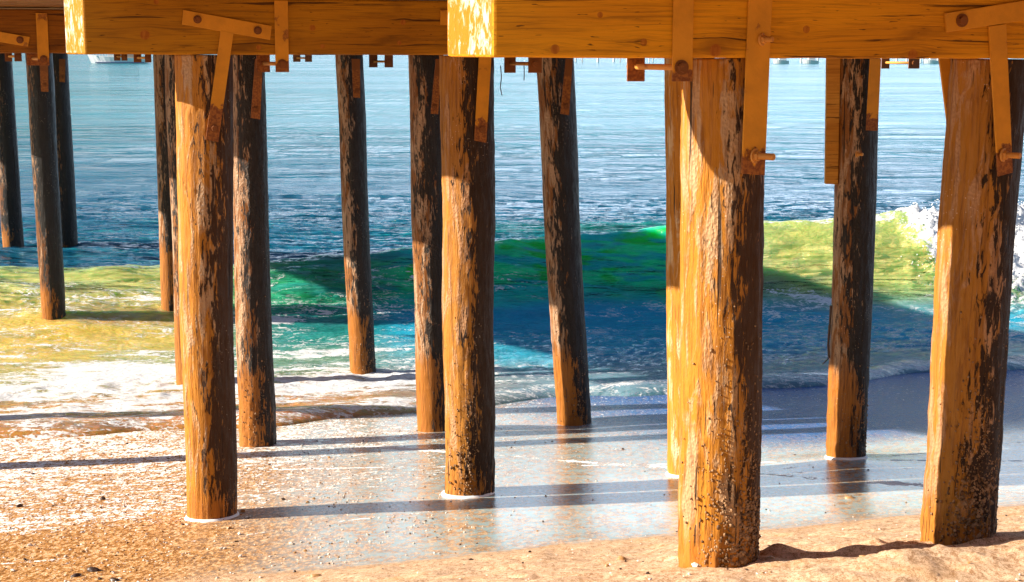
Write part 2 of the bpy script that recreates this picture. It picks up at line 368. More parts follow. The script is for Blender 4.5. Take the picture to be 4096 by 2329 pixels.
# ------------------------------------------------------------------ sand sheet
def axis(lo, hi, step, far_lo, far_hi, g=1.25):
    a = list(np.arange(lo, hi + 1e-6, step)); st = step; x = hi
    while x < far_hi: st *= g; x += st; a.append(min(x, far_hi))
    st = step; x = lo; b = []
    while x > far_lo: st *= g; x -= st; b.append(max(x, far_lo))
    return np.array(b[::-1] + a)
def build_sand():
    xs = axis(-5.5, 5.5, .022, -900, 900); ys = axis(5.6, 16.5, .025, -400, 120)
    X, Y = np.meshgrid(xs, ys)
    s = Y - SK * X
    Z = sand_z(X, Y)
    dry = 1 - sstep(-.12, .10, s - wet_edge(X) + (fbm(X * 3, Y * 3, 3, 50) - .5) * .18)
    # footprints, hollows and the scuffed ridge in the dry sand by the front piles
    def dip(px, py, rx, ry, dep):
        nonlocal Z
        p = at_z(px, py, EYE - 2.42); q = ((X - p.x) / rx) ** 2 + ((Y - p.y) / ry) ** 2
        Z = Z - dep * np.exp(-q) + dep * .45 * np.exp(-((np.sqrt(q) - 1.7) / .5) ** 2)
    for (px, py, rx, ry, dep) in ((2020, 2290, .065, .07, .035), (2665, 2212, .055, .06, .03), (2985, 2292, .09, .06, .02), (3575, 2228, .05, .05, .03), (3760, 2268, .12, .05, .04),
                                  (3480, 2270, .10, .04, .03), (3270, 2310, .16, .05, .03), (3900, 2310, .2, .05, .03), (3020, 2320, .1, .05, .03), (3620, 2320, .14, .04, .025), (1700, 2320, .09, .06, .02)):
        dip(px, py, rx, ry, dep)
    for (px, py, rx, ry, dep) in ((2930, 2280, .13, .07, -.018), (3520, 2228, .14, .06, -.03), (3120, 2295, .12, .06, -.035), (3000, 2320, .1, .06, -.03), (3930, 2240, .2, .06, -.03), (3400, 2318, .2, .06, -.03)):
        p = at_z(px, py, EYE - 2.42); q = ((X - p.x) / rx) ** 2 + ((Y - p.y) / ry) ** 2
        Z = Z - dep * np.exp(-q)
    Z = Z + sstep(1.10, 1.5, X) * gbump(s + .06 * (fbm(X * 2.2, Y * 0 + 4, 3, 77) - .5), 5.42, .20) * (.022 + .075 * (fbm(X * 4.5, Y * 6, 5, 78, .65) - .5))
    Z = Z + dry * sstep(-.5, .8, X) * (np.abs(fbm(X * 3.0, Y * 5.5, 5, 52, .6) - .5) - .1) * .055 * sstep(6.6, 5.6, s)
    # swash foam left on the wet sand
    band = sstep(9.3, 11.2, s + .35 * (fbm(X * .8, Y * .8, 2, 53) - .5) + .30 * np.clip(-X, 0, 5) * .6)
    left = sstep(1.2, -3.4, X)
    foam = band * (.29 + .05 * sstep(12.0, 14.2, s) + .08 * left)
    foam = foam + sstep(8.4, 9.6, s) * left * .10 + band * .16 * (fbm(X * .9, Y * 1.6, 4, 58) - .5)
    # lace lines: old swash edges crossing the flat
    def line(f, wd, amp):
        nonlocal foam
        foam = np.maximum(foam, amp * nl * np.exp(-(f / wd) ** 2))
    wob = .12 * (fbm(X * 1.5, Y * 1.5, 3, 54) - .5)
    nl = sstep(.40, .60, fbm(X * 2.2, Y * 2.2, 3, 59)) * .5 + .62
    line(Y - (12.35 - .62 * (X + 1.2)) + wob, .10, .66)
    line(Y - (11.0 - .12 * (X - 1.0)) + wob, .045, .60)
    line(s - 9.62 + wob * 1.2 - .14 * X, .035, .52)
    line(Y - (10.35 + .02 * X) + wob * 1.5, .03, .45)
    foam = foam * (1 - dry)
    wet = (1 - dry)
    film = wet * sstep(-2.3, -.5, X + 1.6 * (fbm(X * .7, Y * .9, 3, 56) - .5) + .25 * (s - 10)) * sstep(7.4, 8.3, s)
    shell = sstep(-.2, -2.6, X + .8 * (fbm(X, Y, 2, 57) - .5)) * sstep(7.8, 8.6, s) * sstep(12.5, 11, s)
    pier_shade = sstep(.6, 2.4, X + .5 * (s - 12)) * sstep(10.4, 11.6, s)  # pier shadow painted into the wet sand as a navy zone at right
    foam = foam - .07 * pier_shade * (1 - dry)
    V = np.stack([X, Y, Z], -1).reshape(-1, 3)
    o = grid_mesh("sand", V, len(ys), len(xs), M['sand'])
    fattr(o, "dry", dry); fattr(o, "foam", foam); fattr(o, "film", film); fattr(o, "shell", shell); fattr(o, "navy", pier_shade)
    prop(o, kind="structure")

def sand_mat():
    s = NT("beach_sand")
    v = s.coord("Object", (1, 1, 1), rand=False)
    dry = s.attr("dry"); foam = s.attr("foam"); film = s.attr("film"); shell = s.attr("shell")
    def cs(sc):
        m = s.n("VectorMath", operation='MULTIPLY'); s.L(v, m.inputs[0]); m.inputs[1].default_value = sc; return m.outputs[0]
    g1 = s.noise(v, 160, 3, .7); g2 = s.noise(v, 28, 4, .6); g3 = s.noise(cs((1, 1.6, 1)), 3.0, 4, .6)
    dryc = s.mix(s.ramp(s.math('ADD', s.math('MULTIPLY', g1, .5), s.math('MULTIPLY', s.noise(cs((1, .6, 1)), 38, 4, .75), .5)), .40, .58), (.38, .20, .095), (.84, .60, .40))
    dryc = s.mix(s.ramp(g3, .5, .75, 0, .4), dryc, (.62, .33, .12))
    wetc = s.mix(s.ramp(g2, .3, .7), (.50, .215, .045), (.60, .31, .105))
    wetc = s.mix(s.ramp(g1, .52, .66, 0, .8), wetc, (.20, .075, .014))
    wetc = s.mix(s.ramp(s.noise(cs((1, 1.6, 1)), 70, 3, .7), .56, .70, 0, .75), wetc, (.17, .058, .010))
    grit = s.noise(cs((1.0, .50, 1)), 34, 4, .8); grit2 = s.noise(cs((.8, .7, 1)), 15, 5, .75)
    wetc = s.mix(s.ramp(grit, .50, .57, 0, .85), wetc, (.17, .058, .007))
    wetc = s.mix(s.ramp(grit, .46, .40, 0, .8), wetc, (.86, .60, .36))
    wetc = s.mix(s.math('MULTIPLY', film, s.ramp(s.math('ADD', s.math('MULTIPLY', grit2, .5), s.math('MULTIPLY', grit, .5)), .44, .56, .12, .80)), wetc, (.36, .56, .60))  # pale cyan put into the film colour imitates the sky's sheen
    wetc = s.mix(s.math('MULTIPLY', s.attr('navy'), s.ramp(grit, .40, .60, .70, 1.0)), wetc, (.010, .12, .40))  # navy base stands in for the pier's shadow on the film
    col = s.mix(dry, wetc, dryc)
    # shell grit
    vo = s.vor(cs((1, 1.15, 1)), 30.0)
    sh = s.math('MULTIPLY', s.ramp(vo.outputs[0], .30, .20), s.math('MULTIPLY', shell, s.ramp(s.noise(v, 4, 3), .42, .60)))
    col = s.mix(s.math('MULTIPLY', sh, .8), col, s.mix(s.ramp(g2, .4, .6), (.82, .70, .55), (.40, .17, .04)))
    # foam bubbles
    fn = s.noise(cs((.8, .8, 1)), 13.0, 6, .72, .5); fn2 = s.noise(cs((1, .5, 1)), 42.0, 4, .75)
    f = s.math('ADD', s.math('MULTIPLY', s.ramp(fn, .28, .72, interp='LINEAR'), .50), s.math('MULTIPLY', s.ramp(fn2, .28, .72, interp='LINEAR'), .50))
    ff = s.ramp(s.math('ADD', f, foam), .97, 1.05)
    col = s.mix(ff, col, (.90, .88, .86))
    wr = s.math('SUBTRACT', .50, s.math('MULTIPLY', film, .34))
    mixr = s.n("Mix", data_type='FLOAT'); s.val(mixr.inputs[0], s.math('MAXIMUM', dry, s.math('MAXIMUM', ff, sh))); s.val(mixr.inputs[2], wr); mixr.inputs[3].default_value = .85
    spec = s.n("Mix", data_type='FLOAT'); s.val(spec.inputs[0], dry); s.val(spec.inputs[2], s.math('SUBTRACT', s.math('ADD', .12, s.math('MULTIPLY', film, .38)), s.math('MULTIPLY', s.attr('navy'), .40))); spec.inputs[3].default_value = .1
    h = s.math('ADD', s.math('MULTIPLY', g1, s.math('ADD', .12, s.math('MULTIPLY', dry, 1.5))), s.math('MULTIPLY', ff, .5))
    h = s.math('ADD', h, s.math('MULTIPLY', sh, .8))
    h = s.math('ADD', h, s.math('MULTIPLY', s.math('ADD', grit, s.math('MULTIPLY', grit2, 1.2)), s.math('MULTIPLY', s.math('SUBTRACT', 1.0, dry), s.math('ADD', s.math('SUBTRACT', .50, s.math('MULTIPLY', film, .36)), s.math('MULTIPLY', s.attr('navy'), 3.0)))))
    s.set(base=col, rough=mixr.outputs[0], spec=spec.outputs[0], normal=s.bump(h, .6, .010))
    return s.m
M['sand'] = sand_mat()
build_sand()

# ------------------------------------------------------------------ sea
def water_mat():
    s = NT("sea_water")
    v = s.coord("Object", (1, 1, 1), rand=False)
    def cs(sc):
        m = s.n("VectorMath", operation='MULTIPLY'); s.L(v, m.inputs[0]); m.inputs[1].default_value = sc; return m.outputs[0]
    foam = s.attr("foam"); tint = s.attr("tint", True)
    n1 = s.noise(cs((.7, 2.1, .8)), 3.0, 7, .66, 1.1); n2 = s.noise(cs((.9, 1.9, .8)), 17.0, 5, .66, .6)
    n3 = s.noise(cs((.8, 1.9, .8)), 2.3, 5, .6, 1.2)
    f = s.math('ADD', s.math('MULTIPLY', s.ramp(n1, .28, .72, interp='LINEAR'), .62), s.math('MULTIPLY', s.ramp(n2, .28, .72, interp='LINEAR'), .38))
    ff = s.ramp(s.math('ADD', f, s.math('MULTIPLY', foam, 1.1)), .98, 1.06)
    wv = s.n("VectorMath", operation='MULTIPLY_ADD'); cc = s.n("CombineXYZ"); s.L(n2, cc.inputs[0]); s.L(n3, cc.inputs[1]); s.L(cc.outputs[0], wv.inputs[0]); wv.inputs[1].default_value = (.30, .45, 0); s.L(cs((.75, 1.25, .4)), wv.inputs[2])
    vd = s.vor(wv.outputs[0], 3.6, 'DISTANCE_TO_EDGE').outputs[0]
    hole = s.math('MULTIPLY', s.ramp(vd, .10, .20), s.ramp(n1, .58, .44))
    ff = s.math('MULTIPLY', ff, s.math('SUBTRACT', 1.0, s.math('MULTIPLY', hole, s.ramp(foam, .85, .62))))
    vein = s.math('MULTIPLY', s.ramp(s.math('ABSOLUTE', s.math('SUBTRACT', n3, .5)), .030, .008), s.math('MULTIPLY', s.ramp(foam, .16, .34), s.ramp(n2, .40, .55)))
    ff = s.math('MAXIMUM', ff, s.math('MULTIPLY', vein, .9))
    r3 = s.noise(cs((.10, .42, 1)), 1.0, 5, .62, .3); slick = s.noise(cs((.0035, .028, 1)), 1.0, 3, .5)
    r1 = s.noise(cs((.8, 2.6, 1)), 2.6, 5, .62, .4); r2 = s.noise(cs((1, 2.4, 1)), 11.0, 4, .6, .3)
    swl = s.noise(cs((.03, .16, 1)), 1.0, 4, .6)
    tn = s.noise(cs((.9, 2.2, .9)), 1.1, 4, .6, .7)
    base = s.mix(s.ramp(tn, .50, .66, 0, .55), tint, s.mix(.5, tint, (.0, .10, .19)))
    nrm = s.bump(s.math('ADD', r1, s.math('MULTIPLY', r2, .35)), .8, .16)
    b3 = s.n("Bump"); s.L(r3, b3.inputs["Height"]); s.L(s.ramp(slick, .40, .58, .02, 1.4), b3.inputs["Strength"]); b3.inputs["Distance"].default_value = 2.5; s.L(nrm, b3.inputs["Normal"]); nrm = b3.outputs[0]
    fcol = s.mix(s.ramp(n2, .38, .62), (.66, .68, .72), (.90, .90, .89))
    s.set(base=base, rough=s.ramp(swl, .4, .62, .05, .16), ior=1.33, normal=nrm)
    s.b.inputs['Subsurface Weight'].default_value = .7; s.b.inputs['Subsurface Radius'].default_value = (.15, .6, .45); s.b.inputs['Subsurface Scale'].default_value = 1.2
    fb = s.n("BsdfPrincipled"); s.L(fcol, fb.inputs["Base Color"]); fb.inputs["Roughness"].default_value = .9
    s.L(s.bump(s.math('ADD', s.math('MULTIPLY', n2, .7), s.math('MULTIPLY', n1, 1.0)), .8, .06), fb.inputs["Normal"])
    mx = s.n("MixShader"); s.L(ff, mx.inputs[0]); s.L(s.b.outputs[0], mx.inputs[1]); s.L(fb.outputs[0], mx.inputs[2])
    s.L(mx.outputs[0], s.out.inputs[0])
    return s.m
M['water'] = water_mat()

def build_water():
    xs = axis(-9.5, 9.5, .034, -6000, 6000, 1.22); ys = axis(12.2, 31, .032, 11.9, 9000, 1.045)
    X, Y = np.meshgrid(xs, ys)
    Z = water_z(X, Y)
    s = Y - SK * X
    d = s - bore_s(X)
    Yc = 21.6 + .10 * X + .25 * np.sin(X * .55 + .4); e = Y - Yc
    foam = np.zeros_like(X)
    nb = fbm(X * .5, Y * 1.1, 3, 61)
    leftw = sstep(1.0, -2.6, X)
    # bore front and the bands of foam behind it
    foam = np.maximum(foam, gbump(d, .22, .35) * (.38 + .10 * leftw + .3 * (nb - .5)))
    foam = np.maximum(foam, gbump(s - .12 * X, 15.7 + .5 * (nb - .5), .55) * (.34 + .11 * leftw))
    foam = np.maximum(foam, gbump(s, 16.6 + .8 * (nb - .5), .30) * (.30 + .24 * leftw))
    foam = np.maximum(foam, gbump(s, 17.5 + .9 * (nb - .5), .25) * (.22 + .26 * leftw))
    bands = fbm(X * .42 + .3 * Y, s * 1.75, 4, 70, .55)
    foam = np.maximum(foam, leftw * sstep(13.9, 15.0, s) * sstep(20.2, 18.2, s) * (.40 + 1.7 * (bands - .50)))
    foam = np.maximum(foam, sstep(.8, -.8, X) * sstep(14.2, 15.0, s) * sstep(19.5, 17.5, s) * (.42 + 1.7 * (bands - .48)))
    foam = np.maximum(foam, .25 * sstep(-3, -5, X) * sstep(14, 16, s) * sstep(23.2, 21.5, s))
    foam = np.maximum(foam, .22 * sstep(13, 16, s) * sstep(19.5, 17.5, s))
    foam = np.maximum(foam, .25 * sstep(16.5, 18, Y) * sstep(22, 20.5, Y) * sstep(.35, .6, fbm(X * .7, Y * 1.5, 3, 72)))  # foam veins on the wave face also stand in for its reflected streaks
    # white patch in front of the wave by the fifth pile
    for (px, py, rx, ry, a) in ((1150, 1150, .45, .22, .80), (1110, 1280, .5, .25, .75), (350, 1510, 1.3, .45, .52), (600, 1390, .9, .13, .56), (150, 1360, .5, .1, .5), (300, 1630, 1.5, .12, .52), (560, 1250, .8, .15, .55), (600, 1540, .7, .22, .56), (1250, 1530, .8, .2, .6), (1650, 1540, .6, .15, .55)):
        p = at_z(px, py, 0.06)
        foam = np.maximum(foam, a * np.exp(-((X - p.x) / rx) ** 2 - ((Y - p.y) / ry) ** 2))
    # broken crest at the right
    br = sstep(5.7, 6.5, X + .30 * e + .5 * (fbm(X * 1.5, Y * 1.5, 3, 62) - .5)) * gbump(e, -.3, 1.25)
    foam = np.maximum(foam, br * 1.3)
    foam = np.maximum(foam, .50 * gbump(e, .02, .16) * sstep(3.0, 4.6, X))
    foam = np.maximum(foam, .43 * gbump(e + .33 * (X - 3.2), -1.2, .22) * sstep(2.6, 3.4, X))
    foam = np.maximum(foam, .30 * sstep(2.4, 3.6, X) * gbump(e, -2.2, 1.1))
    foam = np.maximum(foam, .27 * sstep(16, 18, Y) * sstep(21, 19, Y) * sstep(.5, 2.5, X))
    foam = (foam + .50 * (fbm(X * 1.1, Y * 2.6, 4, 71, .6) - .5) * (foam > .2) * (foam < .8)) * (d > -.1)
    # water colour: suspended sand near the shore and at the left (darkened there to offset the sunlit patch), clear green in the thin crest, deep blue offshore
    navy = np.array([.004, .085, .16]); teal = np.array([.004, .25, .29]); green = np.array([.014, .78, .28])
    lime = np.array([.50, .53, .15]); ochre = np.array([.66, .47, .09]); brown = np.array([.50, .22, .05])
    def lerp(c, d_, k): return c * (1 - k[..., None]) + d_ * k[..., None]
    C = np.broadcast_to(navy, X.shape + (3,)).copy()
    C = lerp(C, teal, .75 * sstep(26, 90, Y))
    C = lerp(C, np.array([.015, .19, .10]), .5 * gbump(Y - .1 * X, 29.2, 1.3) * sstep(-4, 2, X))
    C = lerp(C, np.array([.014, .38, .58]), sstep(21.5, 20.0, Y))
    face = sstep(-1.9, -.9, e + .5 * (fbm(X * .9, Y * 1.4, 3, 63) - .5)) * sstep(.9, .0, e)
    C = lerp(C, green, face)
    C = lerp(C, np.array([.006, .60, .02]), face * sstep(.53, .60, fbm(X * 1.5, Y * 3.2, 3, 68)) * .85)
    C = lerp(C, np.array([.010, .42, .52]), face * sstep(.50, .62, fbm(X * 1.1 + .8 * Y, Y * 4.2, 4, 69)) * .8)
    C = lerp(C, np.array([.02, .22, .13]), .8 * sstep(-1.3, -2.2, X) * sstep(22.5, 21, Y))  # colour darkened here to offset the sunlit patch outside the pier's shadow
    limek = sstep(2.3, 4.2, X) * sstep(-2.3, -1.0, e + .6 * (fbm(X * .8, Y, 3, 64) - .5)) * sstep(1.2, .2, e)
    C = lerp(C, lime, limek * .95)
    leftk = sstep(-3.0, -5.0, X + .10 * (Y - 19) + .8 * (fbm(X * .5, Y * .7, 3, 65) - .5))
    C = lerp(C, lime, leftk * sstep(2.2, -.6, e) * .95)
    C = lerp(C, ochre, sstep(-3.4, -5.6, X + 1.2 * (fbm(X * .7, Y * 1.1, 3, 66) - .5)) * sstep(20.6, 18.3, Y) )
    C = lerp(C, np.array([.24, .30, .14]), .6 * sstep(19.5, 17.5, s) * sstep(1.0, -2.5, X) )
    C = lerp(C, brown, sstep(17.6, 15.4, s + .8 * (fbm(X, Y * 1.6, 3, 67) - .5)) * (.35 + .6 * sstep(.8, -2.5, X)))
    V = np.stack([X, Y, Z], -1).reshape(-1, 3)
    o = grid_mesh("water", V, len(ys), len(xs), M['water'])
    fattr(o, "foam", foam); cattr(o, "tint", C.reshape(-1, 3))
    prop(o, kind="structure")
build_water()

# ------------------------------------------------------------------ piles
BDIR = Vector((1, SK, 0)).normalized(); BN = Vector((BDIR.y, -BDIR.x, 0)); PAX = Vector((-2.67, 3.32, 0)).normalized()
BB = EYE - .023                    # underside of the cap beams
BT = BB + .36
PILES = {}
def build_pile(key, row, top, base, mat, label, seg=56, rings=150, crust=0, lump=.006):
    (tl, tr), (bl, br_, by) = top, base
    Yb = row_y(row, (bl + br_) / 2, by)
    pb = at_depth((bl + br_) / 2, by, Yb); pt = at_depth((tl + tr) / 2, 240, Yb)
    rb = (br_ - bl) / 2 / FPX * (pb - CAM).dot(fw); rtp = (tr - tl) / 2 / FPX * (pt - CAM).dot(fw)
    ax = (pt - pb); L0 = ax.length; ax.normalize()
    pt = pb + ax * ((BB - .002 - pb.z) / ax.z); L = (pt - pb).length
    low = 1.0
    zs = np.linspace(-low, L, rings); th = np.linspace(0, 2 * np.pi, seg, endpoint=False)
    T, Zg = np.meshgrid(th, zs)
    seed = sum(ord(c) for c in key) * 7
    cx, sx = np.cos(T), np.sin(T)
    rad = rb + (rtp - rb) * np.clip(Zg / L, -.3, 1)
    g = fbm(cx * 4 + seed, sx * 4 + Zg * .35, 4, seed) - .5
    g2 = fbm(cx * 9 + seed, sx * 9 + Zg * 1.1, 3, seed + 5) - .5
    g3 = fbm(T * 6 + seed, Zg * 9, 3, seed + 9) - .5
    rad = rad * (1 + .06 * g + .035 * g2) + lump * g3 * (1 + 1.8 * np.exp(-np.maximum(Zg - .1, 0) / .5) * (crust > 0))
    wob = .25 * rb * (fbm(Zg * .6, Zg * 0 + seed, 2, seed + 3) - .5)
    V = np.stack([cx * rad + wob, sx * rad, Zg], -1).reshape(-1, 3)
    me = bpy.data.meshes.new("timber_pile")
    fs = []
    for r in range(rings - 1):
        for c in range(seg):
            a = r * seg + c; b = r * seg + (c + 1) % seg
            fs.append((a, b, b + seg, a + seg))
    fs.append(tuple(range(seg))[::-1]); fs.append(tuple((rings - 1) * seg + i for i in range(seg)))
    me.from_pydata(V.tolist(), [], fs); me.update()
    o = link("timber_pile", me, mat, None, True)
    o.location = pb; xx = Vector((1, 0, 0)); xx = (xx - ax * xx.dot(ax)).normalized(); yy = ax.cross(xx); o.rotation_mode = 'QUATERNION'; o.rotation_quaternion = Matrix((xx, yy, ax)).transposed().to_quaternion()
    prop(o, label, "pile", "timber piles under the pier")
    PILES[key] = dict(pb=pb, pt=pt, rb=rb, rt=rtp, ax=ax, o=o, L=L)
    if crust:
        rnd = random.Random(seed); bm = bmesh.new()
        for i in range(crust * 3):
            z = abs(rnd.gauss(0, .42)) + .01
            a = rnd.gauss(-1.05, .55)
            z = min(z, 1.5)
            r = (rb + (rtp - rb) * z / L) * 1.0
            p = Vector((math.cos(a) * r, math.sin(a) * r, z)); nn = Vector((math.cos(a), math.sin(a), 0))
            sz = rnd.uniform(.0025, .0065) * (1.3 if z < .4 else .9) * (1.5 if rnd.random() < .06 else 1)
            m4 = Matrix.Translation(p) @ nn.to_track_quat('Z', 'Y').to_matrix().to_4x4() @ Matrix.Diagonal((sz, sz * rnd.uniform(.8, 1.5), sz * rnd.uniform(.6, 1.1), 1))
            bmesh.ops.create_icosphere(bm, subdivisions=1, radius=1, matrix=m4)
        c = from_bm("barnacles", bm, M['barnacle'], o, True); c["kind"] = "stuff"
    return o
def bar_mat():
    s = NT("barnacle_crust"); v = s.coord("Object", (1, 1, 1)); n = s.noise(v, 35, 4)
    return s.set(base=s.mix(s.ramp(n, .35, .65), (.09, .035, .006), (.36, .20, .09)), rough=.6, spec=.4)
M['barnacle'] = bar_mat()

P_ = build_pile
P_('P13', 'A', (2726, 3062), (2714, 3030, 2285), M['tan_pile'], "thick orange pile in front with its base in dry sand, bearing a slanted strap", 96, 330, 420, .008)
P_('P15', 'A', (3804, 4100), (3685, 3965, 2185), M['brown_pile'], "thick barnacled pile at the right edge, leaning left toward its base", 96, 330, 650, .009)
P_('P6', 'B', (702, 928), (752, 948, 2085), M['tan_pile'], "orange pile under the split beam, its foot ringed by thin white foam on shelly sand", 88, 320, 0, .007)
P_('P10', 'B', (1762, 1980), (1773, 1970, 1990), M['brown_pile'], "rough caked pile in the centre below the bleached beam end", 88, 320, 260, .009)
P_('P12', 'B', (2661, 2860), (2670, 2855, 1910), M['cream_pile'], "pile hidden behind the thick front pile, only its pale left side showing", 64, 240, 0, .005)
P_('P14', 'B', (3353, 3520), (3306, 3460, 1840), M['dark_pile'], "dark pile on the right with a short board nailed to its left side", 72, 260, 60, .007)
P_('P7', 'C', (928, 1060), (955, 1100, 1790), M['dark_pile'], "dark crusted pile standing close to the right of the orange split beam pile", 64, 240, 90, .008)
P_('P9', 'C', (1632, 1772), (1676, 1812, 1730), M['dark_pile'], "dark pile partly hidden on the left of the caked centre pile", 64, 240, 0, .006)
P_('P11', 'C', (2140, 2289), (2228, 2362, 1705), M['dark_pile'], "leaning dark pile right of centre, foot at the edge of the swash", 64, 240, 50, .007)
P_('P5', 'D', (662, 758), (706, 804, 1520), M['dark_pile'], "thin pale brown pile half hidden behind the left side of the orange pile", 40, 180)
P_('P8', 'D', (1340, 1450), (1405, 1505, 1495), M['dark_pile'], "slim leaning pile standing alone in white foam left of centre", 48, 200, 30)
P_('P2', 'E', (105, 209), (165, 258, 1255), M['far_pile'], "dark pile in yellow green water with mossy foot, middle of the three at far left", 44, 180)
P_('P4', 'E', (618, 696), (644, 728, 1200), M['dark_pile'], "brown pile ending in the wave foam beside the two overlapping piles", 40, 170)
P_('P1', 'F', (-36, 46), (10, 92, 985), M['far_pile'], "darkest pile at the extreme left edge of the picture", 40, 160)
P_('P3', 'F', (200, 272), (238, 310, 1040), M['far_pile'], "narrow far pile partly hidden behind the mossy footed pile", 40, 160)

# piles just outside the picture: one of the third bent, one added to cast shadow
def side_pile(X, row, label, r=.17):
    X0, Y0 = ROWS[row]; src = PILES['P7']['o']
    o = src.copy(); COL.objects.link(o)
    Y = Y0 + SK * (X - X0); o.location = (X, Y, float(sand_z(np.array(X), np.array(Y)))); o["label"] = label
    return o
side_pile(-5.0, 'C', "pile of the third bent outside the left edge of the picture")
ROWS['G'] = (-5.6, 13.75); side_pile(-5.6, 'G', "unseen pile added outside the left edge to cast a shadow stripe, close to the bore")


# ------------------------------------------------------------------ cap beams
def line_edge(t):                      # left edge of the pier
    return EDGE0 + PAX * t
pA = PILES['P13']['pb']; pB = PILES['P6']['pb']
FP = {}
for r_ in 'ABCDEF':
    X0, Y0 = ROWS[r_]
    rad = {'A': .185, 'B': .185, 'C': .17, 'D': .155, 'E': .16, 'F': .17}[r_]
    FP[r_] = Vector((X0, Y0, EYE)) + BN * (rad + .012)
EA = at_plane(1975, 235, FP['A'], BN); EB = at_plane(340, 214, FP['B'], BN)
PAX = Vector((EB.x - EA.x, EB.y - EA.y, 0)).normalized()
EDGE0 = Vector((EA.x, EA.y, 0))
def edge_on(row):
    p0 = FP[row]; t = (p0 - EDGE0).dot(BN) / PAX.dot(BN); return EDGE0 + PAX * t
def end_mat():
    s = NT("beam_end_grain"); v = s.coord("Object", (1, 1, 1)); vm = s.n('VectorMath', operation='MULTIPLY'); s.L(v, vm.inputs[0]); vm.inputs[1].default_value = (1, 1, .35); n = s.noise(vm.outputs[0], 40, 5, .7, .6); n2 = s.noise(vm.outputs[0], 9, 3)
    m = s.ramp(s.math('ADD', s.math('MULTIPLY', n, .55), s.math('MULTIPLY', n2, .45)), .50, .58)
    return s.set(base=s.mix(m, (.42, .165, .010), (.62, .50, .38)), rough=.9, spec=.2, normal=s.bump(n, .8, .01))
M['end'] = end_mat()
TH = .30
def cap_beam(row, length, mat, label, endtag=True):
    e = edge_on(row)
    skew = PAX * (TH / abs(PAX.dot(-BN)))
    e = Vector((e.x, e.y, BB))
    bm = bmesh.new()
    N = 60
    rings_ = []
    rnd = random.Random(ord(row))
    for i in range(N + 1):
        x = length * i / N
        j = [0, 0, 0, 0]
        p = [e + BDIR * x, e + BDIR * x + skew, e + BDIR * x + skew + Vector((0, 0, BT - BB)), e + BDIR * x + Vector((0, 0, BT - BB))]
        for k in range(4):
            p[k] = p[k] + Vector((0, 0, rnd.uniform(-.0022, .0022))) + BN * rnd.uniform(-.0015, .0015)
        rings_.append([bm.verts.new(q) for q in p])
    side = []
    for i in range(N):
        a, b = rings_[i], rings_[i + 1]
        for k in range(4):
            bm.faces.new((a[k], a[(k + 1) % 4], b[(k + 1) % 4], b[k]))
    f0 = bm.faces.new(rings_[0][::-1]); f1 = bm.faces.new(rings_[-1])
    bmesh.ops.recalc_face_normals(bm, faces=bm.faces)
    long_edges = [ed for ed in bm.edges if abs((ed.verts[0].co - ed.verts[1].co).normalized().dot(BDIR)) > .9 or ed in f0.edges or ed in f1.edges]
    bmesh.ops.bevel(bm, geom=long_edges, offset=.012, segments=2, affect='EDGES', profile=.5)
    # local frame: x along the beam, z up
    mw = Matrix(((BDIR.x, -BN.x, 0, e.x), (BDIR.y, -BN.y, 0, e.y), (0, 0, 1, e.z), (0, 0, 0, 1)))
    bm.transform(mw.inverted())
    bm.normal_update()
    for f in bm.faces:
        if abs(f.normal.x) > .6 and f.calc_area() > .02: f.material_index = 1
    o = from_bm("cap_beam", bm, mat)
    o.data.materials.append(M['end'])
    o.matrix_world = mw
    prop(o, label, "beam", "cap beams across the piles")
    return o, e, mw
def knot_at(row, px, py, r):
    p = at_plane(px, py, FP[row], BN); e = edge_on(row); v = p - Vector((e.x, e.y, BB)); return (v.dot(BDIR), v.z, r)
KA = [knot_at('A', *q) for q in ((2220, 197, .019), (2575, 170, .015), (2862, 202, .026), (3652, 220, .024), (3225, 118, .016), (2400, 60, .012))]
KB = [knot_at('B', *q) for q in ((625, 8, .016), (1250, 112, .019), (1612, 90, .018), (1290, 186, .015), (1597, 172, .014), (580, 140, .03), (1035, 190, .016))]
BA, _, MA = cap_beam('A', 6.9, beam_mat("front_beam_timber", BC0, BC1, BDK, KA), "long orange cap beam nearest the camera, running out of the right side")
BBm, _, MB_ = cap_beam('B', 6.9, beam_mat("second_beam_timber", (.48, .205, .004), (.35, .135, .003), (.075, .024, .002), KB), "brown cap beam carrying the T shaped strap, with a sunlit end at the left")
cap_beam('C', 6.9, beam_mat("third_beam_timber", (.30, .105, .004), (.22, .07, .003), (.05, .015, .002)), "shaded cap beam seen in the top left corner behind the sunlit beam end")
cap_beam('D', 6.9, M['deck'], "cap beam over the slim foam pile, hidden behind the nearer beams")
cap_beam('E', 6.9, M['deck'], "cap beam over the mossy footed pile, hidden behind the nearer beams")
cap_beam('F', 6.9, M['deck'], "farthest cap beam over the piles at the extreme left")

